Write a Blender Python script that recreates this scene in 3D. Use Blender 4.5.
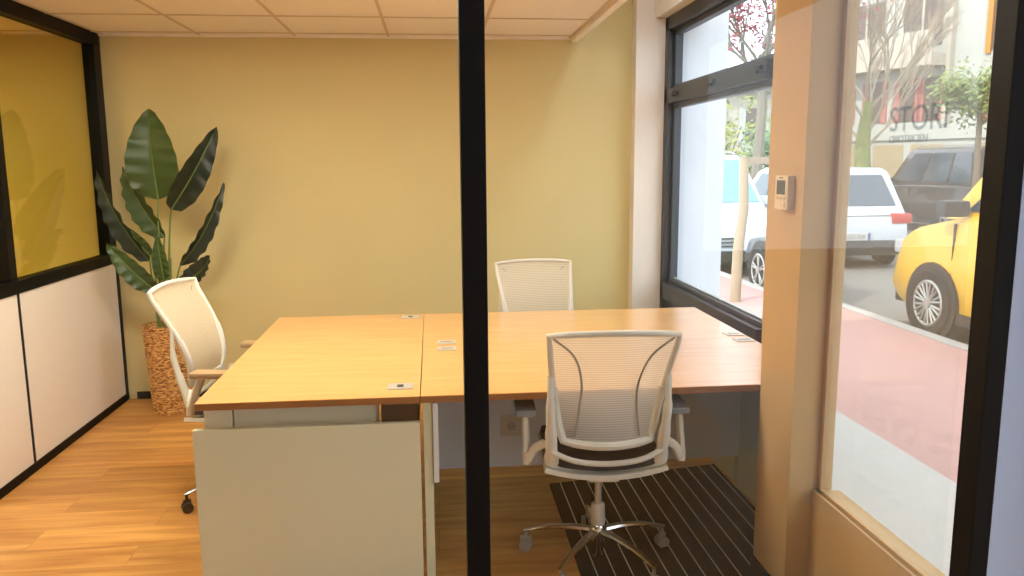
import bpy, bmesh, math, random
from mathutils import Vector, Matrix
random.seed(7)
S = bpy.context.scene
COL = S.collection
PI = math.pi
for o in list(bpy.data.objects): bpy.data.objects.remove(o)

# ------------------------------------------------------------------ camera
cd = bpy.data.cameras.new('camera'); cam = bpy.data.objects.new('camera', cd); COL.objects.link(cam)
cd.sensor_width = 36; cd.lens = 796.6 * 36 / 1024; cd.clip_start = .05; cd.clip_end = 300
R = Vector((0.9950219, -0.09944901, -0.00642701)); U = Vector((0.02173448, 0.15361737, 0.98789135)); F = Vector((0.09725752, 0.98311322, -0.15501412))
M = Matrix((R, U, -F)).transposed().to_4x4(); M.translation = (0, 0, 1.5721)
cam.matrix_world = M
S.camera = cam
# ------------------------------------------------------------------ world, sun, exposure
w = bpy.data.worlds.new('sky'); S.world = w; w.use_nodes = True
bg = w.node_tree.nodes['Background']; bg.inputs[0].default_value = (.80, .90, 1.0, 1); bg.inputs[1].default_value = 4.0
sd = bpy.data.lights.new('sun', 'SUN'); sun = bpy.data.objects.new('sun', sd); COL.objects.link(sun)
sd.energy = 4.0; sd.angle = .02; sd.color = (1, .94, .84)
sun.rotation_euler = Vector((.62, .42, -.66)).to_track_quat('-Z', 'Y').to_euler()
vs = S.view_settings; vs.view_transform = 'Standard'; vs.look = 'None'; vs.gamma = 1; vs.use_curve_mapping = False
vs.exposure = 0.0
LAMP_OFFICE = 50.0; LAMP_LOBBY = 10.5; LAMP_NEXT = 66.0
WARM = (1.0, .91, .77)

# ------------------------------------------------------------------ materials
def lin(c):
    return tuple((v / 12.92 if v <= .04045 else ((v + .055) / 1.055) ** 2.4) for v in [x / 255 for x in c]) + (1,)
MATS = {}
def mat(name, rgb, rough=.5, metal=0, noise=0, nscale=20, bump=0, bscale=60, spec=.5, trans=0, coat=0):
    if name in MATS: return MATS[name]
    m = bpy.data.materials.new(name); m.use_nodes = True; nt = m.node_tree; b = nt.nodes['Principled BSDF']
    b.inputs['Base Color'].default_value = lin(rgb); b.inputs['Roughness'].default_value = rough; b.inputs['Metallic'].default_value = metal
    b.inputs['Specular IOR Level'].default_value = spec; b.inputs['Coat Weight'].default_value = coat
    tc = nt.nodes.new('ShaderNodeTexCoord')
    nz = nt.nodes.new('ShaderNodeTexNoise'); nz.inputs['Scale'].default_value = nscale; nz.inputs['Detail'].default_value = 3
    nt.links.new(tc.outputs['Object'], nz.inputs['Vector'])
    mx = nt.nodes.new('ShaderNodeMix'); mx.data_type = 'RGBA'
    c = lin(rgb); n = max(noise, .02)
    mx.inputs[6].default_value = tuple(v * (1 - n) for v in c[:3]) + (1,); mx.inputs[7].default_value = tuple(min(1, v * (1 + n)) for v in c[:3]) + (1,)
    nt.links.new(nz.outputs[0], mx.inputs[0]); nt.links.new(mx.outputs[2], b.inputs['Base Color'])
    if bump:
        n2 = nt.nodes.new('ShaderNodeTexNoise'); n2.inputs['Scale'].default_value = bscale; nt.links.new(tc.outputs['Object'], n2.inputs['Vector'])
        bp = nt.nodes.new('ShaderNodeBump'); bp.inputs['Strength'].default_value = bump; bp.inputs['Distance'].default_value = .01
        nt.links.new(n2.outputs[0], bp.inputs['Height']); nt.links.new(bp.outputs[0], b.inputs['Normal'])
    if trans: b.inputs['Transmission Weight'].default_value = trans
    MATS[name] = m; return m
def emit(name, rgb, s):
    m = bpy.data.materials.new(name); m.use_nodes = True; nt = m.node_tree; nt.nodes.clear()
    e = nt.nodes.new('ShaderNodeEmission'); e.inputs[0].default_value = tuple(rgb) + (1,); e.inputs[1].default_value = s
    o = nt.nodes.new('ShaderNodeOutputMaterial'); nt.links.new(e.outputs[0], o.inputs[0]); return m
def glass(name, tint=(1, 1, 1), refl=1.0, ior=1.45, haze=0):
    m = bpy.data.materials.new(name); m.use_nodes = True; nt = m.node_tree; nt.nodes.clear()
    t = nt.nodes.new('ShaderNodeBsdfTransparent'); t.inputs[0].default_value = tuple(tint) + (1,)
    g = nt.nodes.new('ShaderNodeBsdfGlossy'); g.inputs['Roughness'].default_value = .0
    fr = nt.nodes.new('ShaderNodeLayerWeight'); pw = nt.nodes.new('ShaderNodeMath'); pw.operation = 'POWER'; pw.inputs[1].default_value = 5
    fr.inputs[0].default_value = .5; nt.links.new(fr.outputs['Facing'], pw.inputs[0])
    mu = nt.nodes.new('ShaderNodeMath'); mu.operation = 'MULTIPLY_ADD'; mu.inputs[1].default_value = .9 * refl; mu.inputs[2].default_value = .04 * refl; mu.use_clamp = True
    mx = nt.nodes.new('ShaderNodeMixShader'); o = nt.nodes.new('ShaderNodeOutputMaterial')
    nt.links.new(pw.outputs[0], mu.inputs[0]); nt.links.new(mu.outputs[0], mx.inputs[0]); nt.links.new(g.outputs[0], mx.inputs[2])
    if haze:
        d = nt.nodes.new('ShaderNodeBsdfDiffuse'); d.inputs[0].default_value = (.9, .82, .7, 1)
        m2 = nt.nodes.new('ShaderNodeMixShader'); m2.inputs[0].default_value = haze
        nt.links.new(t.outputs[0], m2.inputs[1]); nt.links.new(d.outputs[0], m2.inputs[2]); nt.links.new(m2.outputs[0], mx.inputs[1])
    else: nt.links.new(t.outputs[0], mx.inputs[1])
    nt.links.new(mx.outputs[0], o.inputs[0]); return m
def wood(name, c1, c2, rough, axis='X', planks=False, scale=1.0, spec=.5):
    m = bpy.data.materials.new(name); m.use_nodes = True; nt = m.node_tree; b = nt.nodes['Principled BSDF']
    N, L = nt.nodes.new, nt.links.new
    b.inputs['Roughness'].default_value = rough; b.inputs['Specular IOR Level'].default_value = spec
    tc = N('ShaderNodeTexCoord'); mp = N('ShaderNodeMapping'); L(tc.outputs['Object'], mp.inputs[0])
    mp.inputs['Scale'].default_value = (1.1 * scale, 11 * scale, 11 * scale) if axis == 'X' else (11 * scale, 1.1 * scale, 11 * scale)
    nz = N('ShaderNodeTexNoise'); nz.inputs['Scale'].default_value = 1.6; nz.inputs['Detail'].default_value = 6; nz.inputs['Distortion'].default_value = .6
    cr = N('ShaderNodeValToRGB'); cr.color_ramp.elements[0].position = .32; cr.color_ramp.elements[1].position = .68
    cr.color_ramp.elements[0].color = lin(c1); cr.color_ramp.elements[1].color = lin(c2)
    L(nz.outputs[0], cr.inputs[0])
    if planks:
        br = N('ShaderNodeTexBrick'); br.inputs['Scale'].default_value = 1; br.inputs['Brick Width'].default_value = 1.25; br.inputs['Row Height'].default_value = .182
        br.inputs['Mortar Size'].default_value = .0015; br.inputs['Mortar Smooth'].default_value = .2; br.offset = .37
        br.inputs['Color1'].default_value = (.86, .86, .86, 1); br.inputs['Color2'].default_value = (1.1, 1.1, 1.1, 1); br.inputs['Mortar'].default_value = (.62, .6, .58, 1)
        L(tc.outputs['Object'], br.inputs[0])
        # plank-wise offset of the grain
        ad = N('ShaderNodeVectorMath'); ad.operation = 'MULTIPLY_ADD'; ad.inputs[1].default_value = (9, 9, 9); L(br.outputs[0], ad.inputs[0]); L(mp.outputs[0], ad.inputs[2]); L(ad.outputs[0], nz.inputs[0])
        mu = N('ShaderNodeMix'); mu.data_type = 'RGBA'; mu.blend_type = 'MULTIPLY'; mu.inputs[0].default_value = 1
        L(cr.outputs[0], mu.inputs[6]); L(br.outputs[0], mu.inputs[7]); L(mu.outputs[2], b.inputs['Base Color'])
    else:
        L(mp.outputs[0], nz.inputs[0]); L(cr.outputs[0], b.inputs['Base Color'])
    return m
def mesh_fabric(name, rgb, alpha):
    m = bpy.data.materials.new(name); m.use_nodes = True; nt = m.node_tree; nt.nodes.clear(); N, L = nt.nodes.new, nt.links.new
    tc = N('ShaderNodeTexCoord'); wv = N('ShaderNodeTexWave'); wv.bands_direction = 'Z'; wv.inputs['Scale'].default_value = 34; wv.inputs['Distortion'].default_value = .4
    L(tc.outputs['Object'], wv.inputs[0])
    mr = N('ShaderNodeMapRange'); mr.inputs[3].default_value = alpha - .10; mr.inputs[4].default_value = min(1, alpha + .14); L(wv.outputs[0], mr.inputs[0])
    d = N('ShaderNodeBsdfDiffuse'); d.inputs[0].default_value = lin(rgb); tl = N('ShaderNodeBsdfTranslucent'); tl.inputs[0].default_value = lin(rgb)
    a = N('ShaderNodeMixShader'); a.inputs[0].default_value = .35; L(d.outputs[0], a.inputs[1]); L(tl.outputs[0], a.inputs[2])
    t = N('ShaderNodeBsdfTransparent'); x = N('ShaderNodeMixShader'); L(mr.outputs[0], x.inputs[0]); L(t.outputs[0], x.inputs[1]); L(a.outputs[0], x.inputs[2])
    o = N('ShaderNodeOutputMaterial'); L(x.outputs[0], o.inputs[0]); return m

WALL = mat('beige_wall_paint', (214, 198, 142), .8, noise=.03, nscale=2.5)
TAN = mat('tan_wall_paint', (188, 152, 98), .75, noise=.03)
NEXTWALL = mat('ochre_wall_paint', (196, 182, 108), .8, noise=.04, nscale=2)
COLUMNW = mat('warm_white_paint', (236, 226, 212), .7)
CEIL = mat('ceiling_tile_white', (240, 234, 226), .9, noise=.03, nscale=180)
TBAR = mat('ceiling_bar', (206, 190, 170), .6)
BLACK = mat('black_frame', (5, 5, 7), .5, spec=.15)
ANTH = mat('anthracite_frame', (34, 36, 40), .38)
PANELW = mat('white_partition_panel', (238, 226, 210), .5)
WHITE = mat('white_plastic', (214, 210, 196), .42)
WALLW = mat('white_wall', (222, 228, 236), .7)
DESKW = wood('pale_maple', (226, 166, 96), (238, 184, 114), .28, 'X', scale=1.6)
DESKW.node_tree.nodes['Principled BSDF'].inputs['Coat Weight'].default_value = 1; DESKW.node_tree.nodes['Principled BSDF'].inputs['Coat Roughness'].default_value = .22
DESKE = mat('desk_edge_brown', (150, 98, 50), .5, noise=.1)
DESKP = mat('desk_panel_grey', (208, 208, 178), .5)
DESKM = mat('modesty_reflection_tint', (232, 238, 246), .6)  # lightened to put a wall's reflection into the panel colour
FLOORM = wood('oak_floor', (180, 120, 54), (220, 164, 90), .42, 'X', True)
CHROME = mat('chrome', (215, 213, 210), .15, 1)
ALU = mat('aluminium', (196, 192, 184), .35, .3)
DARK = mat('dark_plastic', (24, 24, 26), .5)
SEATF = mat('dark_seat_fabric', (44, 44, 50), .9, bump=.4)
PADG = mat('grey_arm_pad', (132, 138, 146), .6)
SEAM = mat('grey_seam', (150, 144, 134), .6)
MESHW = mesh_fabric('chair_mesh', (236, 230, 218), .62)
MESHD = mesh_fabric('chair_mesh_dense', (224, 210, 180), .93)
LCD = mat('lcd_dark', (62, 62, 38), .3)
GL = glass('clear_glass', (.97, .98, .98), .55)
GLH = glass('street_glass_veiled', (.90, .895, .88), .6, haze=.09)  # diffuse haze paints a reflection veil into this pane
GLY = glass('yellow_partition_glass', (.95, .89, .62), 1.6)

# ------------------------------------------------------------------ mesh helpers
class MB:
    def __init__(s): s.b = bmesh.new()
    def box(s, lo, hi, bev=0):
        g = bmesh.ops.create_cube(s.b, size=1)['verts']
        for v in g: v.co = Vector([lo[i] + (v.co[i] + .5) * (hi[i] - lo[i]) for i in range(3)])
        if bev: bmesh.ops.bevel(s.b, geom=list({e for v in g for e in v.link_edges}), offset=bev, segments=2, affect='EDGES', profile=.6)
        return s
    def obox(s, c, size, rot, bev=0):
        g = bmesh.ops.create_cube(s.b, size=1)['verts']; m = rot.to_matrix() if hasattr(rot, 'to_matrix') else rot
        for v in g: v.co = Vector(c) + m @ Vector([v.co[i] * size[i] for i in range(3)])
        if bev: bmesh.ops.bevel(s.b, geom=list({e for v in g for e in v.link_edges}), offset=bev, segments=2, affect='EDGES')
        return s
    def tube(s, pts, r, n=8, closed=False, flat=1.0, cap=True):
        pts = [Vector(p) for p in pts]; k = len(pts); rs = r if isinstance(r, (list, tuple)) else [r] * k
        rings = []; up = None
        for i, p in enumerate(pts):
            if closed: t = pts[(i + 1) % k] - pts[i - 1]
            else: t = pts[min(i + 1, k - 1)] - pts[max(i - 1, 0)]
            t.normalize()
            if up is None: up = Vector((0, 0, 1)) if abs(t.z) < .9 else Vector((0, 1, 0))
            a = t.cross(up)
            if a.length < 1e-4: a = t.orthogonal()
            a.normalize(); b = a.cross(t).normalized(); up = b
            rings.append([s.b.verts.new(p + rs[i] * (math.cos(2 * PI * j / n) * a + flat * math.sin(2 * PI * j / n) * b)) for j in range(n)])
        for i in range(k if closed else k - 1):
            A, B = rings[i], rings[(i + 1) % k]
            for j in range(n): s.b.faces.new((A[j], A[(j + 1) % n], B[(j + 1) % n], B[j]))
        if cap and not closed:
            s.b.faces.new(rings[0][::-1]); s.b.faces.new(rings[-1])
        return s
    def lathe(s, prof, c=(0, 0, 0), n=24, axis='Z', cap=True, rfun=None):
        c = Vector(c); rings = []
        for i, (r, h) in enumerate(prof):
            ring = []
            for j in range(n):
                a = 2 * PI * j / n; rr = r + (rfun(i, a) if rfun else 0)
                q = (rr * math.cos(a), rr * math.sin(a), h)
                if axis == 'X': q = (h, q[0], q[1])
                elif axis == 'Y': q = (q[0], h, q[1])
                ring.append(s.b.verts.new(c + Vector(q)))
            rings.append(ring)
        for A, B in zip(rings, rings[1:]):
            for j in range(n): s.b.faces.new((A[j], A[(j + 1) % n], B[(j + 1) % n], B[j]))
        if cap: s.b.faces.new(rings[0][::-1]); s.b.faces.new(rings[-1])
        return s
    def grid(s, P, thick=0):
        V = [[s.b.verts.new(p) for p in row] for row in P]
        fs = []
        for i in range(len(V) - 1):
            for j in range(len(V[0]) - 1): fs.append(s.b.faces.new((V[i][j], V[i][j + 1], V[i + 1][j + 1], V[i + 1][j])))
        if thick: bmesh.ops.recalc_face_normals(s.b, faces=fs); bmesh.ops.solidify(s.b, geom=fs, thickness=thick)
        return s
    def prism(s, poly, vec, bev=0):
        vec = Vector(vec); a = [s.b.verts.new(Vector(p)) for p in poly]; b = [s.b.verts.new(Vector(p) + vec) for p in poly]; n = len(a)
        s.b.faces.new(a[::-1]); s.b.faces.new(b)
        for i in range(n): s.b.faces.new((a[i], a[(i + 1) % n], b[(i + 1) % n], b[i]))
        if bev: bmesh.ops.bevel(s.b, geom=[e for v in a + b for e in v.link_edges if v in a or v in b][:], offset=bev, segments=2, affect='EDGES')
        return s
    def blob(s, c, r, sub=1, jit=0):
        g = bmesh.ops.create_icosphere(s.b, subdivisions=sub, radius=1)['verts']
        for v in g: v.co = Vector(c) + Vector((v.co.x * r[0], v.co.y * r[1], v.co.z * r[2])) * (1 + random.uniform(-jit, jit))
        return s
    def build(s, name, m, parent=None, smooth=False, **kw):
        bmesh.ops.recalc_face_normals(s.b, faces=s.b.faces)
        me = bpy.data.meshes.new(name); s.b.to_mesh(me); s.b.free(); me.materials.append(m)
        if smooth:
            for p in me.polygons: p.use_smooth = True
            me.set_sharp_from_angle(angle=.75)
        o = bpy.data.objects.new(name, me); COL.objects.link(o)
        if parent: o.parent = parent
        for k, v in kw.items(): o[k] = v
        return o
def thing(name, label, cat, loc=(0, 0, 0), rz=0, group=None):
    o = bpy.data.objects.new(name, None); COL.objects.link(o); o.location = loc; o.rotation_euler = (0, 0, rz); o.empty_display_size = .1
    o['label'] = label; o['category'] = cat
    if group: o['group'] = group
    return o
def tag(o, label, cat, group=None, kind=None):
    o['label'] = label; o['category'] = cat
    if group: o['group'] = group
    if kind: o['kind'] = kind
    return o
def struct(name, mb, m, parent=None, **kw):
    o = mb.build(name, m, parent, **kw)
    if not parent: o['kind'] = 'structure'
    return o
def bez(a, b, c, n=10):
    a, b, c = Vector(a), Vector(b), Vector(c)
    return [(1 - t) ** 2 * a + 2 * t * (1 - t) * b + t * t * c for t in [i / n for i in range(n + 1)]]
def smoothpath(pts, n=6, closed=False):
    P = [Vector(p) for p in pts]; k = len(P); out = []
    for i in range(k if closed else k - 1):
        p0, p1, p2, p3 = (P[(i - 1) % k], P[i], P[(i + 1) % k], P[(i + 2) % k]) if closed else (P[max(i - 1, 0)], P[i], P[i + 1], P[min(i + 2, k - 1)])
        for j in range(n):
            t = j / n; out.append(.5 * ((2 * p1) + (p2 - p0) * t + (2 * p0 - 5 * p1 + 4 * p2 - p3) * t * t + (3 * p1 - p0 - 3 * p2 + p3) * t ** 3))
    if not closed: out.append(P[-1])
    return out

# ================================================================== ROOM SHELL
XL, YB, ZC = -2.087, 5.484, 2.398
XF = 1.6; ZH = 2.80          # street facade inner plane; height of the raised strip of ceiling by the window
struct('floor', MB().box((-5.2, -2.6, -.12), (1.72, YB + .14, 0)), FLOORM)
struct('wall_back', MB().box((XL, YB, 0), (1.9, YB + .14, ZH)), WALL)
struct('wall_next_room', MB().box((-5.2, YB, 0), (XL, YB + .14, ZC)).box((-5.3, -2.6, 0), (-5.2, YB + .14, ZC)), NEXTWALL)
struct('ceiling', MB().box((-5.3, -2.6, ZC), (.965, YB, ZC + .06)).box((.965, -2.6, ZH), (1.9, YB + .14, ZH + .12)).box((-5.3, -2.6, ZC + .06), (.965, YB + .14, ZH + .12)), CEIL)
tb = MB()
for i in range(-5, 5):
    x = -1.4628 + .6 * i
    if x < .95: tb.box((x - .009, 1.44, ZC - .004), (x + .009, YB, ZC + .01))
for j in range(-5, 2):
    y = 4.7625 + .6 * j
    tb.box((-5.2, y - .009, ZC - .0045), (.965, y + .009, ZC + .01))
struct('trim_1', tb, TBAR)
struct('trim_2', MB().box((.955, 1.44, ZC - .025), (.995, YB, ZC + .07)).box((XL, YB - .02, ZC - .012), (.955, YB, ZC)), mat('ceiling_edge_trim', (246, 240, 232), .6))
struct('baseboard_back', MB().box((XL + .06, YB - .014, 0), (1.37, YB, .05), .002), BLACK)

# left glazed partition: black rails and posts, white panels below, glass above
posts = [-2.5, -.9, .78, 2.46, 4.165]
fr = MB()
fr.box((XL - .07, -2.6, .937), (XL + .004, YB, 1.0)).box((XL - .07, -2.6, 2.325), (XL + .004, YB, ZC)).box((XL - .07, -2.6, 0), (XL + .006, YB, .045))
for y in posts: fr.box((XL - .07, y - .032, 1.0), (XL + .002, y + .032, 2.325))
fr.box((XL - .07, YB - .10, 1.0), (XL + .002, YB, 2.325))
for y in posts: fr.box((XL - .06, y + .017, .045), (XL, y + .037, .937))
fr.box((XL - .06, YB - .035, .045), (XL + .004, YB, .937))
struct('trim_3', fr, BLACK)
pn = MB(); ys = [-2.6] + posts + [YB - .05]
for a, b in zip(ys, ys[1:]): pn.box((XL - .05, a + .02, .045), (XL - .003, b + .018, .937), .002)
struct('wall_left', pn, PANELW)
g = MB()
for a, b in zip(ys[1:], ys[2:] ): g.box((XL - .04, a + .03, 1.0), (XL - .034, b - .03, 2.325))
struct('window_3', g, GLY)

# street facade
struct('wall_right', MB().box((XF, 3.7, 2.51), (XF + .25, YB + .14, ZH)).prism([(1.215, 2.527, 0), (1.35, 2.527, 0), (1.51, 2.80, 0), (1.85, 3.66, 0), (1.85, 3.70, 0), (1.6, 3.70, 0), (1.504, 2.80, 0), (1.215, 2.80, 0)], (0, 0, ZH)).box((1.30, 1.42, 0), (1.40, 2.527, .43)).box((1.215, 1.42, 2.45), (1.55, 2.527, ZH)), TAN)
struct('trim_4', MB().box((1.372, 5.375, 0), (XF + .02, YB, ZH), .004).box((1.50, 3.5, 2.515), (XF + .03, 5.375, 2.78), .004), COLUMNW)
# window_1: anthracite frame, transom, bottom panel
Y0, Y1 = 3.70, 5.375
wf = MB()
wf.box((XF - .03, Y0, .64), (XF + .07, Y1, .755), .004)           # sill rail
wf.box((XF - .03, Y0, .0), (XF + .05, Y1, .06), .004)
wf.box((XF - .03, Y0, 1.955), (XF + .07, Y1, 2.05), .004)         # transom
wf.box((XF - .03, Y0, 2.43), (XF + .07, Y1, 2.515), .004)         # head
wf.box((XF - .03, Y1 - .07, .0), (XF + .07, Y1, 2.515), .004)     # far jamb
W1 = struct('window_1', wf, ANTH)
struct('bottom_panel', MB().box((XF, Y0, .06), (XF + .03, Y1, .64)), ANTH, W1)
inn = MB()
for z0, z1 in ((.755, 1.955), (2.05, 2.43)):
    inn.box((XF + .01, Y1 - .11, z0), (XF + .06, Y1 - .07, z1), .003).box((XF + .01, Y0, z1 - .03), (XF + .06, Y1 - .07, z1), .003).box((XF + .01, Y0, z0), (XF + .06, Y1 - .07, z0 + .025), .003)
struct('sash', inn, mat('slate_sash', (52, 58, 64), .4), W1)
struct('gasket', MB().box((XF + .035, Y0, .775), (XF + .055, Y1 - .11, .79)), mat('pale_gasket', (176, 184, 184), .5), W1)
struct('pane', MB().box((XF + .035, Y0, .78), (XF + .041, Y1 - .1, 1.93)).box((XF + .035, Y0, 2.07), (XF + .041, Y1 - .1, 2.41)), GL, W1)
for y in (5.10, 4.42, 3.78): struct('catch', MB().box((XF - .05, y - .035, 2.0), (XF - .03, y + .035, 2.022), .004).box((XF - .06, y - .02, 1.985), (XF - .04, y + .02, 2.0), .003), DARK, W1)
struct('baseboard_right', MB().box((1.203, 2.515, 0), (1.214, 2.80, .06)).box((1.203, 2.515, 0), (1.30, 2.526, .06)).box((1.288, 1.5, 0), (1.299, 2.515, .06)), BLACK)
# exterior pier beyond the window
struct('trim_5', MB().box((XF + .10, 5.42, -.12), (2.02, 5.75, 3.2)), WALLW)
# window_2: tall shop pane near the camera; partly reflected street view built solid behind
XW = 1.33
o = MB().box((XW - .012, 2.505, .43), (XW + .03, 2.527, 2.45), .002).box((XW - .012, 1.42, .43), (XW + .03, 2.527, .446), .002).box((XW - .03, 1.42, .43), (XW - .02, 2.527, .437), .001).box((XW - .012, 1.42, 2.43), (XW + .03, 2.527, 2.45), .002)
W2 = struct('window_2', o, mat('tan_window_frame', (184, 148, 98), .5))
struct('pane', MB().box((XW, 1.44, .44), (XW + .006, 2.51, 2.44)), GLH, W2)
def text(s, size, loc, rot, m, name, parent, depth=.0008, sp=1.0, font=None):
    c = bpy.data.curves.new(name, 'FONT'); c.body = s; c.size = size; c.extrude = depth; c.align_x = 'LEFT'; c.space_character = sp
    t = bpy.data.objects.new(name, c); COL.objects.link(t); t.location = loc; t.rotation_euler = rot
    dg = bpy.context.evaluated_depsgraph_get(); me = bpy.data.meshes.new_from_object(t.evaluated_get(dg)); bpy.data.objects.remove(t)
    o = bpy.data.objects.new(name, me); COL.objects.link(o); o.location = loc; o.rotation_euler = rot; o.data.materials.clear(); o.data.materials.append(m)
    if parent: o.parent = parent
    return o
VINYL = glass('frosted_vinyl', (.72, .73, .72), 0)
text('STORI', .098, (XW - .004, 2.24, 1.655), (PI / 2, 0, -PI / 2), VINYL, 'lettering', W2, sp=1.02)
text('OMOTRICIEN', .030, (XW - .004, 2.235, 1.622), (PI / 2, 0, -PI / 2), VINYL, 'lettering', W2, sp=1.0)

# front glazed partition between the camera and the office
YP = 1.4
struct('trim_6', MB().box((.051, YP, 0), (.095, YP + .05, ZC), .002), BLACK)
struct('trim_7', MB().box((1.061, YP, 0), (1.10, YP + .06, ZC), .003), mat('blue_black_frame', (4, 6, 10), .5, spec=.2))
struct('trim_8', MB().box((XL, YP, 0), (.051, YP + .05, .06)).box((XL, YP, ZC - .06), (1.018, YP + .05, ZC)).box((.095, YP, 0), (1.018, YP + .05, .012)), BLACK)
struct('window_4', MB().box((XL, YP + .02, .06), (.051, YP + .028, ZC - .06)), GL)
struct('window_5', MB().box((.095, YP + .02, .012), (1.018, YP + .028, ZC - .06)), GL)
struct('wall_front', MB().box((1.10, YP, 0), (1.55, YP + .02, ZH)), mat('daylit_white_paint', (176, 204, 250), .6))  # white wall with the blue cast of daylight put into its colour
# lobby behind the camera
struct('wall_lobby', MB().box((-5.3, -2.7, 0), (1.9, -2.6, ZH)).box((1.4, -2.6, 0), (1.55, -1.9, ZH)).box((1.4, .9, 0), (1.55, YP, ZH)).box((1.4, -1.9, 2.2), (1.55, .9, ZH)), COLUMNW)
struct('window_6', MB().box((1.44, -1.9, 0), (1.448, .9, 2.2)), GL)

# ceiling luminaires added out of view (recessed square panels)
def lamp(x, y, s, label, warm=WARM, sz=.27):
    t = thing('ceiling_light', label, 'ceiling light', (x, y, ZC - .012))
    e = emit('panel_light', warm, s)
    MB().box((-sz, -sz, -.001), (sz, sz, .006)).build('diffuser', e, t)
    MB().box((-sz - .02, -sz - .02, 0), (-sz, sz + .02, .008)).box((sz, -sz - .02, 0), (sz + .02, sz + .02, .008)).box((-sz, -sz - .02, 0), (sz, -sz, .008)).box((-sz, sz, 0), (sz, sz + .02, .008)).build('frame', WHITE, t)
lamp(-1.16, 3.26, LAMP_OFFICE, 'square ceiling light panel above the left chair, beyond the partition')
lamp(-.10, 3.26, LAMP_OFFICE * .58, 'square ceiling light panel above the middle of the desks')
lamp(-.5, .2, LAMP_LOBBY, 'square ceiling light panel in the lobby ceiling', (1, .97, .88))
lamp(-3.6, 3.9, LAMP_NEXT, 'square ceiling light panel in the room behind the left glass', (1, .88, .62))

t = thing('daylight_fill_strip', 'added cool white fill strip standing in for daylight under the raised ceiling by the window', 'ceiling light', (1.16, 3.9, 2.775))  # added unseen fill lamp, stands in for daylight from the window
MB().box((-.05, -.65, -.02), (.05, .65, .0)).build('diffuser', emit('daylight_fill_glow', (.72, .86, 1.0), 24), t)
MB().box((-.06, -.68, .0), (.06, .68, .025), .004).build('housing', WHITE, t)

# thermostat
t = thing('thermostat', 'small beige wall thermostat with a dark screen on the tan pillar', 'thermostat', (1.215, 2.64, 1.466))
TH = mat('thermostat_beige', (216, 196, 160), .5)
MB().box((-.026, -.05, -.058), (0, .05, .058), .003).build('housing', TH, t)
MB().box((-.0275, -.03, -.006), (-.025, .034, .042)).build('screen', LCD, t)
MB().box((-.0285, -.036, -.024), (-.026, .036, -.014), .0008).build('button', mat('button_beige', (198, 176, 138), .5), t)
MB().box((-.0285, -.036, -.048), (-.026, -.026, -.034), .0008).build('button', MATS['button_beige'], t)
MB().box((-.0275, -.008, .048), (-.0255, .012, .052)).build('maker_mark', DARK, t)

# entrance mat with aluminium strips; its partly reflected image is built solid
t = thing('entrance_mat', 'black entrance mat with thin pale metal strips under the front chair', 'mat', (0, 0, 0))
MB().prism([(.525, 1.5, .001), (1.205, 1.5, .001), (1.205, 2.82, .001), (1.44, 2.84, .001), (1.44, 3.86, .001), (.545, 3.70, .001)], (0, 0, .006)).build('carpet', mat('mat_black', (17, 16, 16), .95, noise=.3, nscale=300), t)
st = MB()
for i in range(13):
    x = .60 + i * .068
    yf = 3.70 + (x - .545) * .177
    st.box((x - .0022, 1.5 if x < 1.2 else 2.82, .004), (x + .0022, yf, .0085))
st.build('metal_strips', ALU, t)

# ================================================================== DESKS
TZ = .74
def top(name, x0, x1, y0, y1, label, group=None):
    t = thing(name, label, 'desk', ((x0 + x1) / 2, (y0 + y1) / 2, 0), 0, group)
    cx, cy = t.location.x, t.location.y
    MB().box((x0 - cx, y0 - cy, TZ - .003), (x1 - cx, y1 - cy, TZ), .0008).build('desktop', DESKW, t)
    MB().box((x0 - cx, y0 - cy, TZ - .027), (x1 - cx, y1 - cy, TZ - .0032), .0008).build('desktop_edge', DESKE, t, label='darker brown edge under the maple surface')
    return t, cx, cy
X0, SX, X1, YF, YM, YT = -.851, -.059, 1.50, 2.81, 3.612, 4.418
d, cx, cy = top('desk', X0, SX - .0015, YF, YT, 'left maple desk set lengthwise, with a wide pale end panel facing the glass')
def lb(lo, hi, bev=.002): return MB().box((lo[0] - cx, lo[1] - cy, lo[2]), (hi[0] - cx, hi[1] - cy, hi[2]), bev)
lb((-.86, 2.795, .02), (-.062, 2.82, .646), .002).build('end_panel', DESKP, d)
lb((-.74, 2.90, .60), (-.215, 2.93, .712)).build('crossbeam', mat('beam_grey', (226, 218, 190), .5), d)
lb((-.845, 2.89, .02), (-.745, 2.93, .712)).build('leg', MATS['beam_grey'], d)
lb((-.845, 4.30, 0), (-.745, 4.36, .712)).build('leg', MATS['beam_grey'], d)
lb((-.70, 2.94, .65), (-.64, 4.3, .712)).build('support_rail', ALU, d)
lb((-.205, 2.87, .60), (-.066, 4.36, .712)).build('gap_shade_block', mat('gap_shade_brown', (92, 66, 40), .6), d)  # added dark block, its brown stands for shade in the gap
for (x, y), lab in (((-.135, 2.945), 1), ((-.133, 4.33), 2)):
    g = lb((x - .048, y - .04, TZ), (x + .048, y + .04, TZ + .003), .001).build('power_socket_plate', ALU, d)
    lb((x - .012, y - .016, TZ + .003), (x + .012, y + .016, TZ + .0045), .0005).build('socket_opening', DARK, g)
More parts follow.
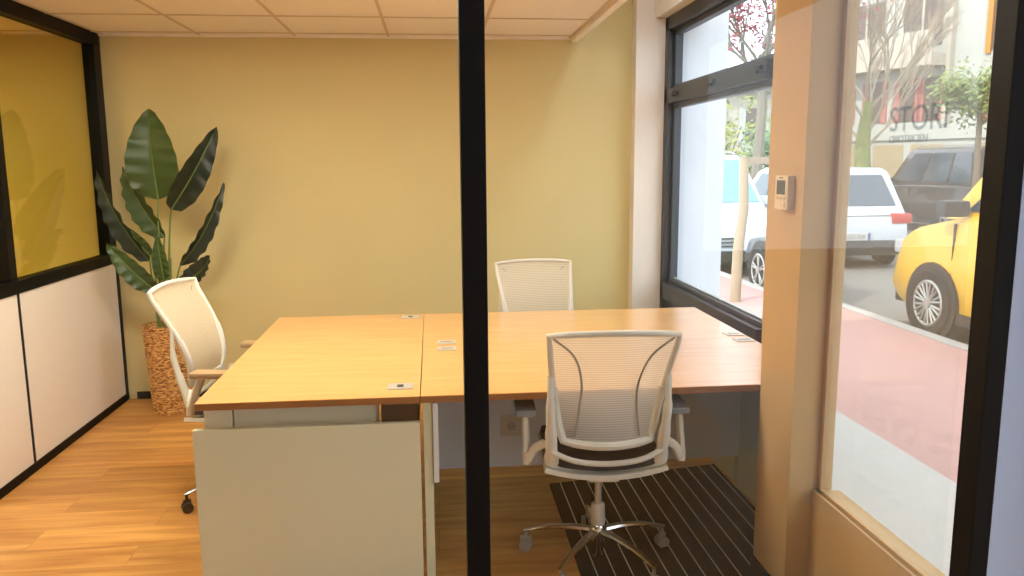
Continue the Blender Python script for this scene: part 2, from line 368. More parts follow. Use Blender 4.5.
def bench(y0, y1, label, near):
    global cx, cy
    d, cx, cy = top('desk', SX + .0015, X1, y0 + .0005, y1 - .0005, label)
    ye = y0 if near else y1; s = 1 if near else -1
    def yy(a, b): a, b = ye + s * a, ye + s * b; return min(a, b), max(a, b)
    def part(x0, x1, a, b, z0, z1, n, m, bev=.002):
        q = yy(a, b); return lb((x0, q[0], z0), (x1, q[1], z1), bev).build(n, m, d)
    part(-.05, -.018, .02, .78, 0, .712, 'leg_panel', DESKP)
    part(1.46, 1.492, .02, .78, 0, .712, 'leg_panel', DESKP)
    part(-.016, .004, .005, .45, .405, .71, 'side_screen', mat('screen_white', (206, 210, 208), .5))
    if near: part(.006, 1.455, .755, .775, .16, .71, 'modesty_panel', DESKM)
    else: part(.006, 1.455, .74, .76, .30, .71, 'modesty_panel', DESKM)
    part(.0, 1.46, .30, .34, .665, .712, 'support_rail', ALU)
    yl = yy(.70, .775) if near else yy(.70, .775)
    for x in (.01, 1.405):
        g = lb((x, yl[0] + (0.0 if near else .0), TZ), (x + .085, yl[1], TZ + .003), .001).build('cable_flap', ALU, d)
        lb((x + .015, (yl[0] + yl[1]) / 2 - .006, TZ + .003), (x + .07, (yl[0] + yl[1]) / 2 + .006, TZ + .0042), .0004).build('flap_slot', SEAM, g)
    return d
bench(YM, YT, 'far maple desk of the right pair, in front of the back chair', False)
bench(YF, YM, 'near maple desk of the right pair, in front of the front chair', True)
# reflected wall socket, built solid on the modesty panel
t = thing('wall_socket', 'white double power socket on the panel under the near desk, left of the front chair', 'power socket', (.345, YM - .045, .36))
MB().box((-.05, -.012, -.05), (.05, 0, .05), .004).build('cover_plate', WHITE, t)
MB().lathe([(.022, -.0145), (.022, -.012)], (-.0, 0, 0), 20, 'Y').build('socket_face', mat('socket_grey', (190, 190, 188), .5), t)
MB().lathe([(.003, -.016), (.003, -.0145)], (-.009, 0, 0), 8, 'Y').lathe([(.003, -.016), (.003, -.0145)], (.009, 0, 0), 8, 'Y').build('pin_hole', DARK, t)

# ================================================================== OFFICE CHAIR  (local +y = where the sitter faces)
def make_chair(label, mesh_m, dz=0, padm=None):
    t = thing('office_chair', label, 'chair', group=None)
    D = Vector((0, 0, dz))
    # back surface: u across, v up
    def bp(u, v, dy=0):
        z = .565 + dz + .422 * v
        hw = .16 + .0665 * v ** .7
        y = -.215 - .13 * v + .045 * math.sin(PI * min(1, v * 1.1) ** .8) + .03 * u * u
        x = u * hw
        z += .012 * (1 - u * u) * (1 if v > .5 else -1.2) * abs(2 * v - 1)
        return Vector((x, y + dy, z))
    loop = [bp(-1, v / 10) for v in range(0, 11)] + [bp(u / 5, 1) for u in range(-4, 5)] + [bp(1, v / 10) for v in range(10, -1, -1)] + [bp(u / 5, 0) for u in range(4, -5, -1)]
    f = MB().tube(loop, .0115, 8, closed=True)
    f.tube([bp(-1, k / 10) for k in range(5, 0, -1)] + [bp(u / 5, 0) for u in range(-5, 6)] + [bp(1, k / 10) for k in range(1, 6)], .0155, 8)
    f.build('back_frame', WHITE, t, smooth=True)
    me = MB().grid([[bp(u / 8 * .98, .01 + v / 14 * .98, .004) for u in range(-8, 9)] for v in range(15)]).build('back_mesh', mesh_m, t, smooth=True)
    for sgn in (-1, 1):
        MB().tube(smoothpath([bp(sgn * .93, .97, -.003), bp(sgn * .62, .80, -.003), bp(sgn * .50, .55, -.003), bp(sgn * .56, .30, -.003), bp(sgn * .70, .06, -.003)], 5), .0042, 6).build('seam', SEAM, me, smooth=True)
    for sgn in (-1, 1):
        a = bp(sgn, .62)
        MB().tube(smoothpath([a + Vector((sgn * .004, 0, .0)), (sgn * .212, -.235, .71 + dz), (sgn * .208, -.215, .61 + dz), (sgn * .203, -.185, .51 + dz), (sgn * .20, -.175, .475 + dz)], 4), [.012] * 4 + [.017] * 4 + [.022] * 4 + [.028] * 4 + [.024], 10, flat=.75).build('recline_link', WHITE, t, smooth=True)
        arm = MB().tube(smoothpath([(sgn * .225, -.16, .55 + dz), (sgn * .262, -.15, .525 + dz), (sgn * .29, -.14, .48 + dz), (sgn * .292, -.115, .55 + dz), (sgn * .292, -.08, .635 + dz)], 5), .0135, 8, flat=1.3)
        arm.tube([(sgn * .29, -.14, .465 + dz), (sgn * .29, -.139, .51 + dz)], .016, 10)
        ar = arm.build('armrest', WHITE, t, smooth=True)
        MB().box((sgn * .29 - .038, -.12, .635 + dz), (sgn * .29 + .038, .13, .662 + dz), .01).build('arm_pad', padm or PADG, ar, smooth=True)
    # seat: sagging pan, dark cushion, rear white band
    def sp(u, w, dz=0): return Vector((u * (.225 - .02 * (w > .9)), -.20 + w * .45, .432 + dz + .035 * u * u + (-.03 * max(0, w - .8) * 4) + dz))
    MB().grid([[sp(u / 6, w / 10, 0) for u in range(-6, 7)] for w in range(11)], .018).build('seat_pan', WHITE, t, smooth=True)
    MB().grid([[sp(u / 6 * .93, .03 + w / 10 * .93, .022) for u in range(-6, 7)] for w in range(11)], .03).build('seat_cushion', SEATF, t, smooth=True)
    MB().tube(smoothpath([(a_, b_, c_ + dz) for a_, b_, c_ in ((-.205, -.20, .530), (-.12, -.215, .498), (0, -.22, .487), (.12, -.215, .498), (.205, -.20, .530))], 6), .011, 8).build('rear_band', WHITE, t, smooth=True)
    MB().tube(smoothpath([(a_, b_, c_ + dz) for a_, b_, c_ in ((-.21, -.175, .475), (-.1, -.15, .448), (0, -.14, .440), (.1, -.15, .448), (.21, -.175, .475))], 5), .02, 8, flat=.7).box((-.06, -.14, .38 + dz), (.06, .08, .42 + dz), .01).build('tilt_mechanism', WHITE, t, smooth=True)
    MB().lathe([(.014, .23), (.014, .40 + dz)], n=16).build('gas_column', ALU, t, smooth=True)
    MB().lathe([(.026, .15), (.029, .16), (.027, .235), (.02, .242)], n=20).build('column_cover', WHITE, t, smooth=True)
    MB().lathe([(.02, .02), (.024, .03), (.024, .08), (.036, .10), (.036, .14), (.026, .155)], n=20).build('hub', CHROME, t, smooth=True)
    for k in range(5):
        a = PI / 2 + k * 2 * PI / 5; c, s_ = math.cos(a), math.sin(a)
        lg = MB().tube([(c * .02, s_ * .02, .125), (c * .1, s_ * .1, .128), (c * .2, s_ * .2, .118), (c * .29, s_ * .29, .092), (c * .305, s_ * .305, .088)], [.019, .016, .0135, .011, .009], 8, flat=.75).build('leg', CHROME, t, smooth=True)
        q = Vector((c * .296, s_ * .296, 0)); tx, ty = -s_, c
        cs = MB().tube([q + Vector((0, 0, .09)), q + Vector((0, 0, .05))], .007, 8)
        cs.obox(q + Vector((0, 0, .052)), (.036, .010, .022), Matrix(((c, -s_, 0), (s_, c, 0), (0, 0, 1))), .004)
        for e in (-1, 1):
            p = q + Vector((tx * .015 * e, ty * .0135 * e, .0245)); d1 = Vector((tx, ty, 0)) * .008
            cs.tube([p - d1, p - d1 * .9, p + d1 * .9, p + d1], [.018, .0245, .0245, .018], 16)
        cs.build('caster', mat('caster_light', (150, 148, 142), .4) if mesh_m is MESHW else mat('caster_dark', (60, 50, 44), .4), lg, smooth=True)
    return t
c1 = make_chair('white mesh office chair in front of the near desk, on the striped mat', MESHW)
c1.location = (.628, 2.94, 0); c1.rotation_euler = (0, 0, math.radians(-3))
def dup(o, parent=None):
    c = o.copy(); COL.objects.link(c); c.parent = parent
    for ch in [x for x in bpy.data.objects if x.parent == o]: dup(ch, c)
    return c
c2 = dup(c1); c2.location = (.62, 4.34, 0); c2.rotation_euler = (0, 0, PI + math.radians(6))
c2['label'] = 'white mesh office chair behind the far desk, only its backrest showing against the wall'
c3 = make_chair('white mesh office chair at the left end desk, beside the potted plant', MESHD, .035, mat('brown_arm_pad', (170, 140, 100), .6))
c3.location = (-.885, 3.72, 0); c3.rotation_euler = (0, 0, -PI / 2 - math.radians(8))

# ================================================================== POTTED PLANT
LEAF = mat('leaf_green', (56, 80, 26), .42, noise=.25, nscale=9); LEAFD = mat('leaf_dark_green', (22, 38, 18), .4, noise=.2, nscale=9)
STEM = mat('stem_green', (110, 128, 58), .5)
pl = thing('potted_plant', 'tall potted plant with broad paddle leaves in a woven basket by the corner', 'plant', (-1.70, 5.17, 0))
prof = []; rows = 34
for i in range(rows * 4 + 1):
    f_ = i / (rows * 4); prof.append((.108 + .032 * f_ ** .8 + .004 * math.sin(i * PI / 2), .002 + .575 * f_))
def weave(i, a):
    return .0045 * math.sin(a * 22 + (PI if (i // 4) % 2 else 0)) + random.uniform(-.0016, .0016)
WK = bpy.data.materials.new('wicker'); WK.use_nodes = True
nt = WK.node_tree; b = nt.nodes['Principled BSDF']; b.inputs['Roughness'].default_value = .8
tc = nt.nodes.new('ShaderNodeTexCoord'); mp = nt.nodes.new('ShaderNodeMapping'); mp.inputs['Scale'].default_value = (34, 34, 105); nz = nt.nodes.new('ShaderNodeTexNoise'); nz.inputs['Scale'].default_value = 1.3; nz.inputs['Detail'].default_value = 3
cr = nt.nodes.new('ShaderNodeValToRGB'); e = cr.color_ramp.elements; e[0].position = .36; e[0].color = lin((112, 62, 28)); e[1].position = .62; e[1].color = lin((236, 190, 112)); x = e.new(.48); x.color = lin((200, 142, 72))
nt.links.new(tc.outputs['Object'], mp.inputs[0]); nt.links.new(mp.outputs[0], nz.inputs[0]); nt.links.new(nz.outputs[0], cr.inputs[0]); nt.links.new(cr.outputs[0], b.inputs['Base Color'])
MB().lathe(prof, n=88, cap=False, rfun=weave).lathe([(.001, .004), (.107, .004)], n=24, cap=False).lathe([(.133, .578), (.128, .56), (.12, .50)], n=40, cap=False).build('woven_basket', WK, pl, smooth=True)
MB().lathe([(.001, .525), (.125, .52)], n=24, cap=False).build('soil', mat('soil', (40, 28, 20), .95, bump=.8), pl)
def leaf(base, tip, W, m, fold=.35, face=(0, -1, .15), bend=.03, root=(-.0, 0, .52), wave=.012):
    base, tip = Vector(base), Vector(tip); ax = tip - base; Ln = ax.length; d = ax.normalized()
    n = Vector(face); n = (n - n.dot(d) * d).normalized(); sd_ = d.cross(n).normalized()
    nu, nv = 6, 22; P = []
    for i in range(nv + 1):
        t = i / nv; wv = W / 2 * (math.sin(PI * min(1, t ** .72)) ** .62 if 0 < t < 1 else 0) * (1 - .12 * t) + .001
        c = base + ax * t + n * (bend * math.sin(PI * t)) - n * bend * 1.5 * t * t
        row = []
        for j in range(-nu, nu + 1):
            u = j / nu
            row.append(c + sd_ * (u * wv * math.cos(fold)) + n * (abs(u) * wv * math.sin(fold)) + n * wave * abs(u) * math.sin(i * 1.7 + j * .3 + W * 50))
        P.append(row)
    o = MB().grid(P, .0015).build('leaf', m, pl, smooth=True)
    rib = [base + ax * t + n * (bend * math.sin(PI * t)) - n * bend * 1.5 * t * t - Vector((0, .001, 0)) for t in [k / 12 for k in range(12)]]
    MB().tube(rib, [.005 * (1 - k / 13) + .001 for k in range(12)], 6).build('midrib', STEM, o, smooth=True)
    r = Vector(root); MB().tube(bez(r, r * .55 + base * .45 + Vector((base.x * .05 - .01, 0, (base.z - r.z) * .25)), base, 8), [.009 - .0005 * k for k in range(9)], 8).build('stem', STEM, pl, smooth=True)
def PP(x, z, y=0): return Vector((x + 1.70, y, z))
leaf(PP(-1.700, 1.36, .02), PP(-1.722, 1.915, .0), .33, LEAF, .22, (.05, -1, .1), .03, (-.02, 0, .52))
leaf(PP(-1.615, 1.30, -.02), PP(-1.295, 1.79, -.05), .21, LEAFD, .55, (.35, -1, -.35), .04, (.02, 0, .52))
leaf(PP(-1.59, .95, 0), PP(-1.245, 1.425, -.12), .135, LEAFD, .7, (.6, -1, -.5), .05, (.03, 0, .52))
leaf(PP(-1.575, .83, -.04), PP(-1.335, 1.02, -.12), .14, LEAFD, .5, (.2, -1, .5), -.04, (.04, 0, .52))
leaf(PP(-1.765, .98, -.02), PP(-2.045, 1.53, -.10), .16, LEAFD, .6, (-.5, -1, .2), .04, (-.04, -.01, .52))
leaf(PP(-1.69, 1.12, .05), PP(-1.955, 1.56, .10), .18, LEAF, .5, (-.4, -1, .1), .03, (-.01, .03, .52))
leaf(PP(-1.74, .80, -.05), PP(-1.97, 1.10, -.16), .15, LEAF, .4, (-.3, -1, .5), .03, (-.03, -.02, .52))
leaf(PP(-1.675, .86, -.06), PP(-1.69, 1.14, -.09), .12, LEAF, .7, (.2, -1, .0), .02, (0, -.03, .52))
leaf(PP(-1.79, 1.0, .08), PP(-1.93, 1.19, .06), .10, LEAF, .4, (0, -1, .3), .02, (-.02, .04, .52))
for (a, b_) in (((.01, .02, .52), (-.005, 0, .95)), ((.025, -.01, .52), (.06, -.02, 1.0)), ((-.01, -.02, .52), (-.02, -.01, .9))):
    MB().tube([a, b_], [.009, .006], 8).build('stem', STEM, pl, smooth=True)

# ================================================================== STREET
GZ = -.12
PAVE = mat('pink_paving', (181, 141, 134), .8, noise=.08, nscale=3); PAVL = mat('pale_paving', (181, 178, 173), .8, noise=.06, nscale=4)
ASPH = mat('asphalt', (120, 117, 112), .85, noise=.12, nscale=6); KERB = mat('granite_kerb', (171, 168, 163), .7)
def flat(pts, z0, z1): return MB().prism([(x, y, z0) for x, y in pts], (0, 0, z1 - z0))
struct('floor_street', flat([(4.0, -12), (60, -12), (60, 70), (4.0, 70)], -.4, GZ), ASPH)
struct('floor_pavement', flat([(2.55, -12), (4.42, -12), (4.42, 8.4), (4.02, 9.3), (4.02, 70), (2.55, 70)], -.3, -.01), PAVE)
struct('floor_pavement_edge', flat([(1.40, -12), (2.55, -12), (2.55, 70), (1.62, 70), (1.62, 2.8), (1.40, 2.8)], -.3, -.008), PAVL)
struct('trim_9', flat([(4.42, -12), (4.56, -12), (4.56, 8.45), (4.16, 9.35), (4.16, 70), (4.02, 70), (4.02, 9.3), (4.42, 8.4)], -.3, .0), KERB)

RUB = mat('tyre', (25, 25, 25), .8); CGL = mat('car_glass', (56, 74, 88), .08, 0, spec=.8); CGLB = mat('car_glass_blue', (96, 144, 176), .1, spec=.8)
RED = mat('tail_lamp_red', (171, 48, 38), .25); LAMPG = mat('headlamp_glass', (171, 174, 178), .15, spec=.8); RIM = mat('rim_silver', (165, 163, 158), .3, .6); BLK = mat('trim_black', (36, 34, 34), .6)
PLATE = mat('plate_white', (189, 189, 184), .5); PBLUE = mat('plate_blue', (32, 67, 136), .5); PTXT = mat('plate_text', (36, 38, 43), .5)
def car(label, paint, loc, L, W, H, kind, rz=0, glassm=None, clip=None, group=None, name='car', spokes=5, dirty=None):
    """local: +y forward, x right, origin on the road at the centre"""
    t = thing(name, label, 'car' if name != 'van' else 'van', loc, rz)
    gm = glassm or CGL; h2 = W / 2; parts = []
    van = kind == 'van'
    belt = H * (.56 if not van else .66); wr = .335 if H > 1.5 else .315
    fw, rw = L / 2 - .84, -L / 2 + .78
    if kind == 'hatch': st = [(-.5, .30, .74), (-.495, .24, .93), (-.46, .2, .965), (-.3, .2, 1.0), (0, .2, .99), (.22, .2, .97), (.30, .2, .92), (.42, .2, .82), (.48, .22, .68), (.5, .28, .5)]
    elif kind == 'suv': st = [(-.5, .32, .8), (-.492, .26, .95), (-.45, .22, 1.0), (-.3, .22, 1.0), (0, .22, .985), (.2, .22, .97), (.27, .22, .94), (.42, .24, .86), (.485, .26, .74), (.5, .32, .55)]
    else: st = [(-.5, .3, .9), (-.49, .24, 1.0), (-.4, .2, 1.0), (0, .2, 1.0), (.2, .2, .99), (.28, .2, .95), (.40, .2, .86), (.46, .22, .76), (.49, .26, .6), (.5, .3, .48)]
    P = []
    for fy, zb, zt in st:
        y = fy * L; e = 1 - .12 * max(0, abs(fy) * 2 - .82) / .18; hw = h2 * e; zt = zt * belt; zb = zb * (1 if fy > -2 else 1)
        row = []
        for s_ in (-1, 1):
            seq = [(.0, zb), (.88, zb), (.97, zb + .08), (1.0, zb + (zt - zb) * .55), (.965, zt - .05 * (zt - zb)), (.88, zt)] if s_ < 0 else [(.88, zt), (.965, zt - .05 * (zt - zb)), (1.0, zb + (zt - zb) * .55), (.97, zb + .08), (.88, zb)]
            row += [Vector((s_ * hw * k, y, z)) for k, z in seq]
        row.append(row[0].copy()); P.append(row)
    mb = MB().grid(P)
    for r in (P[0], P[-1]):
        vs_ = [mb.b.verts.new(p) for p in r[:-1]]; mb.b.faces.new(vs_)
    bmesh.ops.remove_doubles(mb.b, verts=mb.b.verts, dist=1e-4)
    parts.append(mb.build('body', paint, t, smooth=True))
    # greenhouse frustum
    zb = belt * .955; zt = H
    if kind == 'hatch': yb, yt = (-.485 * L, .25 * L), (-.40 * L, .08 * L)
    elif kind == 'suv': yb, yt = (-.48 * L, .24 * L), (-.43 * L, .09 * L)
    else: yb, yt = (-.49 * L, .31 * L), (-.475 * L, .16 * L)
    wb, wt = h2 * .9, h2 * (.70 if not van else .78)
    mid = lambda a, b, k: a + (b - a) * k
    def C(sx, fy, k, o=0):   # corner on frustum
        y = mid(mid(yb[0], yb[1], fy), mid(yt[0], yt[1], fy), k); bulge = 1 - .04 * abs(2 * fy - 1) ** 2
        return Vector((sx * mid(wb, wt, k) * bulge, y, mid(zb, zt, k)))
    NS = 8; P = []
    for i in range(NS + 1):
        fy = i / NS; P.append([C(-1, fy, 0), C(-1, fy, .5), C(-1, fy, .9), C(-.86, fy, 1), C(-.4, fy, 1) + Vector((0, 0, .03 * math.sin(PI * fy))), C(.4, fy, 1) + Vector((0, 0, .03 * math.sin(PI * fy))), C(.86, fy, 1), C(1, fy, .9), C(1, fy, .5), C(1, fy, 0)])
    mb = MB().grid(P)
    for r in (P[0], P[-1]): mb.b.faces.new([mb.b.verts.new(p) for p in r])
    bmesh.ops.remove_doubles(mb.b, verts=mb.b.verts, dist=1e-4)
    parts.append(mb.build('cabin', paint, t, smooth=True))
    def pane(q, off, n, m, th=.012):
        q = [Vector(v) for v in q]; nn = (q[1] - q[0]).cross(q[3] - q[0]).normalized()
        cc = sum(q, Vector()) / 4
        if nn.dot(cc - Vector((0, cc.y * .3, .9))) < 0: nn = -nn
        parts.append(MB().prism([v + nn * off for v in q], nn * th).build(n, m, t)); return parts[-1]
    for sx in (-1, 1):
        for a, b_ in ((.05, .27), (.30, .58), (.61, .93)):
            pane([C(sx, a, .12), C(sx, b_, .12), C(sx, min(b_, .88 if b_ > .9 else b_), .86), C(sx, a + (.03 if a < .1 else 0), .86)], .003, 'side_window', gm)
        parts.append(MB().box((min(sx * h2 * .90, sx * (h2 + .16)), yb[1] - .38, belt - .02), (max(sx * h2 * .90, sx * (h2 + .16)), yb[1] - .24, belt + .13), .03).build('mirror', BLK if kind == 'van' else paint, t, smooth=True))
        for dy in (.02, -.23):
            parts.append(MB().box((sx * h2 * .985 - .012, dy * L - .09, belt * .84), (sx * h2 * .985 + .014, dy * L + .09, belt * .84 + .025), .005).build('door_handle', CHROME if kind == 'suv' else BLK, t))
        for dy in (.24, -.005, -.24): parts.append(MB().box((sx * h2 * .985 - .01, dy * L - .006, .34), (sx * h2 * .985 + .012, dy * L + .006, belt * .93)).build('door_gap', BLK, t))
        parts.append(MB().box((sx * h2 * .97 - .02, rw + .3, .19), (sx * h2 * .97 + .025, fw - .3, .30), .01).build('sill_trim', BLK, t))
        for wy in (fw, rw):
            parts.append(MB().lathe([(wr + .05, -.04), (wr + .05, .018)], (sx * h2 * .975, wy, wr + .01), 28, 'X').build('wheel_arch', BLK, t))
            wh = MB().lathe([(wr * .62, -.11 * sx), (wr - .02, -.115 * sx), (wr, -.08 * sx), (wr, .02 * sx), (wr - .02, .05 * sx), (wr * .62, .045 * sx)], (sx * (h2 - .01), wy, wr), 32, 'X').build('wheel', RUB, t, smooth=True); parts.append(wh)
            rm = MB(); cx_ = sx * (h2 + .028)
            rm.tube([(cx_, wy + wr * .63 * math.cos(a), wr + wr * .63 * math.sin(a)) for a in [k * 2 * PI / 28 for k in range(28)]], .018, 6, closed=True)
            for k in range(spokes):
                a = k * 2 * PI / spokes + .3
                for da in (-.14, .14): rm.tube([(cx_, wy + .03 * math.cos(a), wr + .03 * math.sin(a)), (cx_ + sx * .005, wy + wr * .62 * math.cos(a + da), wr + wr * .62 * math.sin(a + da))], .014, 6)
            rm.lathe([(.05, -.02), (.05, .02)], (cx_, wy, wr), 12, 'X')
            parts.append(rm.build('rim', RIM, wh, smooth=True))
    pane([C(-.86, 0, .2), C(.86, 0, .2), C(.80, 0, .84), C(-.80, 0, .84)], .004, 'rear_window', gm)
    pane([C(-.93, 1, .10), C(.93, 1, .10), C(.86, 1, .90), C(-.86, 1, .90)], .004, 'windscreen', gm)
    # ends
    for sx in (-1, 1):
        a, b_ = sorted((sx * h2 * .58, sx * h2 * .935)); zt_ = belt * (.99 if kind == 'hatch' else .90)
        parts.append(MB().box((a, -L / 2 - .01, zt_ - .16), (b_, -L / 2 + .16, zt_), .02).build('tail_lamp', RED, t, smooth=True))
        a, b_ = sorted((sx * h2 * .50, sx * h2 * .90)); zt_ = belt * .74
        parts.append(MB().box((a, L / 2 - .28, zt_ - .15), (b_, L / 2 - .01, zt_), .03).build('headlamp', LAMPG, t, smooth=True))
    parts.append(MB().box((-h2 * .86, -L / 2 - .03, .24), (h2 * .86, -L / 2 + .1, .46), .02).build('rear_bumper', BLK, t, smooth=True))
    parts.append(MB().box((-h2 * .82, L / 2 - .1, .22), (h2 * .82, L / 2 + .03, .40), .02).build('front_bumper', BLK, t, smooth=True))
    gr = MB()
    for k in range(3): gr.box((-h2 * .45, L / 2 - .06, .46 + k * .055), (h2 * .45, L / 2 + .018, .485 + k * .055), .004)
    parts.append(gr.build('grille', BLK, t))
    if kind == 'suv':
        for sx in (-1, 1): parts.append(MB().tube([(sx * wt * .88, yt[0] + .15, H + .01), (sx * wt * .88, yt[0] + .3, H + .05), (sx * wt * .88, yt[1] - .3, H + .05), (sx * wt * .88, yt[1] - .1, H + .01)], .015, 6).build('roof_rail', RIM, t, smooth=True))
    if clip:
        bpy.context.view_layer.update()
        (px, py), (nx, ny) = clip
        for o in parts:
            mw = o.matrix_world.copy(); b3 = bmesh.new(); b3.from_mesh(o.data); b3.transform(mw)
            r = bmesh.ops.bisect_plane(b3, geom=b3.verts[:] + b3.edges[:] + b3.faces[:], plane_co=(px, py, 0), plane_no=(nx, ny, 0), clear_outer=True)
            ed = [g_ for g_ in r['geom_cut'] if isinstance(g_, bmesh.types.BMEdge)]
            if ed:
                try: bmesh.ops.holes_fill(b3, edges=ed)
                except Exception: pass
            b3.transform(mw.inverted()); b3.to_mesh(o.data); b3.free()
        for o in parts:
            if not o.data.vertices: bpy.data.objects.remove(o)
    return t
def plate(t, y, z, s, facing, txt, xoff=0):
    """number plate as a child of the car"""
    p = MB().box((xoff - s, y - .008, z), (xoff + s, y + .008, z + .115), .003).build('number_plate', PLATE, t)
    MB().box((xoff + s - .045, y - .0095, z + .003), (xoff + s - .002, y + .0095, z + .112)).build('plate_band', PBLUE, p)
    q = text(txt, .105, (xoff - s + .03, y + facing * .0095, z + .02), (PI / 2, 0, 0 if facing < 0 else PI), PTXT, 'plate_text', p)
    return p
WHITEP = mat('car_paint_white', (181, 187, 195), .25, coat=.5); BROWN = mat('car_paint_dark', (50, 42, 42), .25, coat=.6); YEL = mat('car_paint_yellow', (218, 171, 56), .35, coat=.3); GREY = mat('car_paint_grey', (79, 81, 83), .25, coat=.6); PALEB = mat('car_paint_pale_blue', (171, 181, 192), .3, coat=.5)
c = car('white hatchback seen from behind, in front of the yellow van, seen through the right window', WHITEP, (6.62, 11.8 + 2.1, GZ), 4.2, 1.8, 1.58, 'hatch')
plate(c, -2.145, .47, .27, -1, 'L SGS XX', -.12)
c = car('dark brown estate car parked on the far side of the street', BROWN, (12.4, 18.35, GZ + .05), 4.7, 1.88, 1.93, 'suv')
c = car('yellow van nose-on behind the white hatchback, at the kerb outside the right window', YEL, (5.66, 7.95 - 2.1, GZ), 4.2, 1.82, 1.82, 'van', name='van', spokes=10)
c = car('pale blue car facing the window behind the wooden tree stake, seen through the left window', PALEB, (4.50, 11.2 + 2.2, GZ), 4.4, 1.86, 1.80, 'suv', rz=PI, glassm=CGLB)
plate(c, 2.235, .50, .27, 1, 'DV 61', -.12)
c = car('dark grey car with bright spoked front wheel at the kerb by the tree stake', GREY, (5.08, 10.62 - 2.15, GZ), 4.3, 1.80, 1.50, 'hatch', clip=((4.0, 7.95), (.895, -.45)))

# tree stake
t = thing('tree_stake', 'pale wooden tree stake with a crossbar on the pavement outside the left window', 'post', (3.44, 8.7, -.01))
MB().tube([(-.01, 0, 0), (.0, 0, .6), (.05, 0, 1.05), (.03, 0, 1.62)], [.062, .06, .056, .052], 10).build('post', mat('raw_wood', (157, 141, 118), .8, noise=.15, nscale=8), t, smooth=True)
MB().box((.0, -.03, 1.55), (.62, .03, 1.63), .005).build('crossbar', mat('crossbar_wood', (141, 128, 112), .8, noise=.15), t)

# trees
BARKM = mat('mossy_bark', (128, 134, 77), .9, noise=.3, nscale=5); TWIG = mat('twig_bark', (165, 152, 133), .9, noise=.1); BARKG = mat('grey_bark', (120, 112, 98), .9, noise=.2)
def branch(mb, p, d, L, r, depth, spread, up, leaves=None, kids=3):
    p2 = p + d * L; pm = p + d * L * .5 + Vector((random.uniform(-1, 1), random.uniform(-1, 1), 0)) * L * .06
    mb.tube([p, pm, p2], [r, r * .8, r * .6], 5 if depth > 1 else 4)
    if leaves is not None and depth <= 2:
        for _ in range(3): leaves.append(p + d * L * random.uniform(.3, 1.05))
    if depth <= 0: return
    for k in range(kids):
        nd = (d + Vector((random.uniform(-1, 1), random.uniform(-1, 1), random.uniform(-.6, 1) * .6 + up)) * spread).normalized()
        branch(mb, p2 if k else pm * .3 + p2 * .7, nd, L * random.uniform(.62, .85), r * .62, depth - 1, spread, up, leaves, kids)
def leafcloud(pts, n, rad, size, mb):
    for _ in range(n):
        c_ = random.choice(pts) + Vector([random.gauss(0, rad) for _ in range(3)])
        a = Vector([random.uniform(-1, 1) for _ in range(3)]).normalized(); b_ = a.orthogonal().normalized(); s_ = size * random.uniform(.6, 1.3)
        V = [mb.b.verts.new(c_ + v) for v in (a * s_, b_ * s_ * .45, -a * s_, -b_ * s_ * .45)]; mb.b.faces.new(V)
# bare mossy tree
random.seed(3)
t = thing('bare_tree', 'bare pale-branched tree with a mossy trunk across the street', 'tree', (9.68, 17.3, GZ))
MB().tube([(0, 0, 0), (.02, 0, 1.2), (-.04, 0, 2.1), (.05, 0, 3.0)], [.22, .18, .16, .10], 10).build('trunk', BARKM, t, smooth=True)
mb = MB()
for k in range(8):
    a = k * 2.4; z = 1.9 + k * .17
    branch(mb, Vector((0, 0, z)), Vector((math.cos(a) * .75, math.sin(a) * .75, .8)).normalized(), .85, .042, 5, .40, .22, kids=3)
mb.build('branches', TWIG, t)
# leafy small tree
random.seed(5)
t = thing('leafy_tree', 'small green leafy tree by the pink shutters at the right edge', 'tree', (10.75, 15.0, GZ))
mb = MB(); pts = []; mb.tube([(0, 0, 0), (.02, 0, 1.4), (0, 0, 2.6)], [.07, .06, .05], 8)
for k in range(6): branch(mb, Vector((0, 0, 2.35 + .08 * k)), Vector((math.cos(k * 1.1) * .8, math.sin(k * 1.1) * .8, .55)).normalized(), .42, .025, 2, .5, .1, pts)
mb.build('trunk', BARKG, t); mb = MB(); leafcloud(pts, 3600, .16, .06, mb); mb.build('foliage', mat('olive_leaves', (120, 138, 74), .6, noise=.3, nscale=3), t, kind='stuff')
# blossom tree
random.seed(9)
t = thing('blossom_tree', 'tree with dark pink blossom above the cars, seen through the left window', 'tree', (6.95, 16.6, GZ))
mb = MB(); pts = []; mb.tube([(0, 0, 0), (-.04, 0, 1.5), (.03, 0, 2.8), (-.02, 0, 3.9)], [.13, .12, .11, .09], 8)
for k in range(9): branch(mb, Vector((0, 0, 3.0 + .13 * k)), Vector((math.cos(k * .9) * .8, math.sin(k * .9) * .8, .8)).normalized(), .92, .045, 3, .5, .22, pts)
mb.build('trunk', BARKG, t); mb = MB(); leafcloud(pts, 4200, .22, .07, mb); mb.build('blossom', mat('pink_blossom', (152, 67, 78), .6, noise=.3, nscale=3), t, kind='stuff')
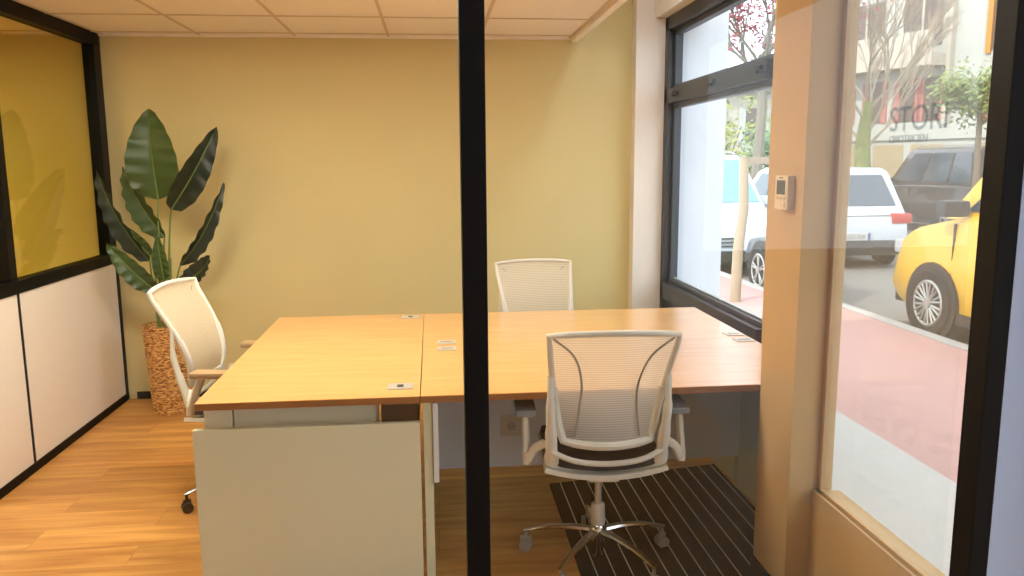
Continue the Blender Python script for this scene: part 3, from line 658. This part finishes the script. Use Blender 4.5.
# hedge
random.seed(11)
def bush(x, y, z, rx, rz_, m, label):
    mb = MB(); pts = [Vector((random.gauss(0, rx * .45), random.gauss(0, rx * .35), z + random.uniform(0, rz_))) for _ in range(60)]
    t = thing('bush', label, 'bush', (x, y, GZ), 0, None); leafcloud(pts, 2600, .16, .075, mb); mb.build('foliage', m, t, kind='stuff')
    mb = MB()
    for k in range(7): mb.tube([(0, 0, 0), Vector((random.gauss(0, rx * .3), random.gauss(0, .2), z + rz_ * .7))], [.04, .015], 5)
    mb.build('stem', BARKG, t)
bush(6.6, 19.0, .9, 1.0, 2.3, mat('bush_lime', (149, 158, 67), .6, noise=.3, nscale=2), 'yellow-green bush beyond the pale blue car')
bush(9.0, 20.4, .8, .9, 1.7, mat('bush_green', (106, 141, 94), .6, noise=.3, nscale=2), 'blue-green bush behind the blossom tree trunk')

# building across the street, in its own frame (u along the facade, z up, facade facing -n)
A = Vector((18.4, 24.0, GZ)); ang = math.radians(90 + 21.8)
STONE = mat('pale_stone', (178, 179, 171), .8, noise=.05, nscale=1.5); STONE2 = mat('cream_stone', (181, 173, 158), .8, noise=.05)
PINK = mat('pink_shutter', (178, 110, 102), .7); ORANGE = mat('orange_window_frame', (179, 128, 56), .6); GARAGE = mat('beige_garage_door', (165, 147, 112), .7, noise=.1); DWIN = mat('dark_window', (98, 83, 74), .3)
B = thing('apartment_building', 'pale stone building with pink shutters and beige garage doors across the street', 'building', A, ang)
# local x = u (away from camera, to the left in the picture), local y = behind the facade... (rotated so -y of the local frame is checked below)
bx = lambda lo, hi, bev=0: MB().box(lo, hi, bev)
SG = -1   # depth direction: facade front at local y=0, building extends to local y = SG*8
def fb(u0, u1, z0, z1, d0, d1, n, m, par=B): return MB().box((u0, min(SG * d0, SG * d1), z0), (u1, max(SG * d0, SG * d1), z1)).build(n, m, par)
fb(-9, 9.6, 0, 11, 0, 8, 'wall', STONE)
fb(-9, 9.6, 2.42, 2.92, -.10, 0, 'ledge', STONE)
fb(2.35, 9.6, 4.85, 5.25, -1.0, 0, 'balcony', STONE2)
fb(2.35, 9.6, 5.25, 6.0, -1.0, -.93, 'balcony_parapet', STONE2)
fb(2.2, 2.35, 2.92, 9.5, -.25, 0, 'pilaster', STONE2)
for k, u in enumerate((2.6, 3.55, 4.9, 6.3, 7.7)):
    wv = fb(u, u + .62, 3.05, 4.55, -.02, 0, 'window', DWIN)
    fb(u - .22, u, 3.05, 4.55, -.05, 0, 'shutter', PINK, wv); fb(u + .62, u + .84, 3.05, 4.55, -.05, 0, 'shutter', PINK, wv)
for u in (2.7, 5.0, 7.4):
    wv = fb(u, u + 1.5, 5.6, 7.4, -.02, 0, 'window', DWIN); fb(u + .7, u + .78, 5.6, 7.4, -.05, 0, 'window_bar', STONE2, wv)
wv = fb(.0, 1.05, 2.95, 4.3, -.02, 0, 'window', DWIN)
for k in range(6): fb(k * .17, .09 + k * .17, 2.95, 4.3, -.05, 0, 'shutter', PINK, wv)
wv = fb(.10, .95, 5.2, 8.2, -.02, 0, 'window', DWIN)
fb(.95, 1.13, 5.1, 8.3, -.08, 0, 'window_frame', ORANGE, wv); fb(-.03, .10, 5.1, 8.3, -.08, 0, 'window_frame', ORANGE, wv); fb(.49, .57, 5.2, 8.2, -.05, 0, 'window_frame', STONE2, wv)
for u in (-2.0, .0, 2.35, 3.9, 5.6, 7.3): fb(u, u + 1.25, 0.05, 2.25, -.02, 0, 'garage_door', GARAGE)
# light balustrade in front of the trunk, a smaller cream house beyond
H2 = thing('house', 'cream house behind the bushes, seen through the left window', 'house', (9.3, 25.5, GZ), .1)
MB().box((-2.6, 0, 0), (3.2, 6, 3.9)).build('wall', STONE2, H2)
MB().box((-2.9, -.3, 3.9), (3.5, 6.3, 4.12)).build('roof', STONE, H2)
for x in (-1.9, -.6, .9):
    wv = MB().box((x, -.03, 2.3), (x + .6, 0, 3.4)).build('window', DWIN, H2); MB().box((x - .22, -.05, 2.3), (x, 0, 3.4)).box((x + .6, -.05, 2.3), (x + .82, 0, 3.4)).build('shutter', STONE, wv)
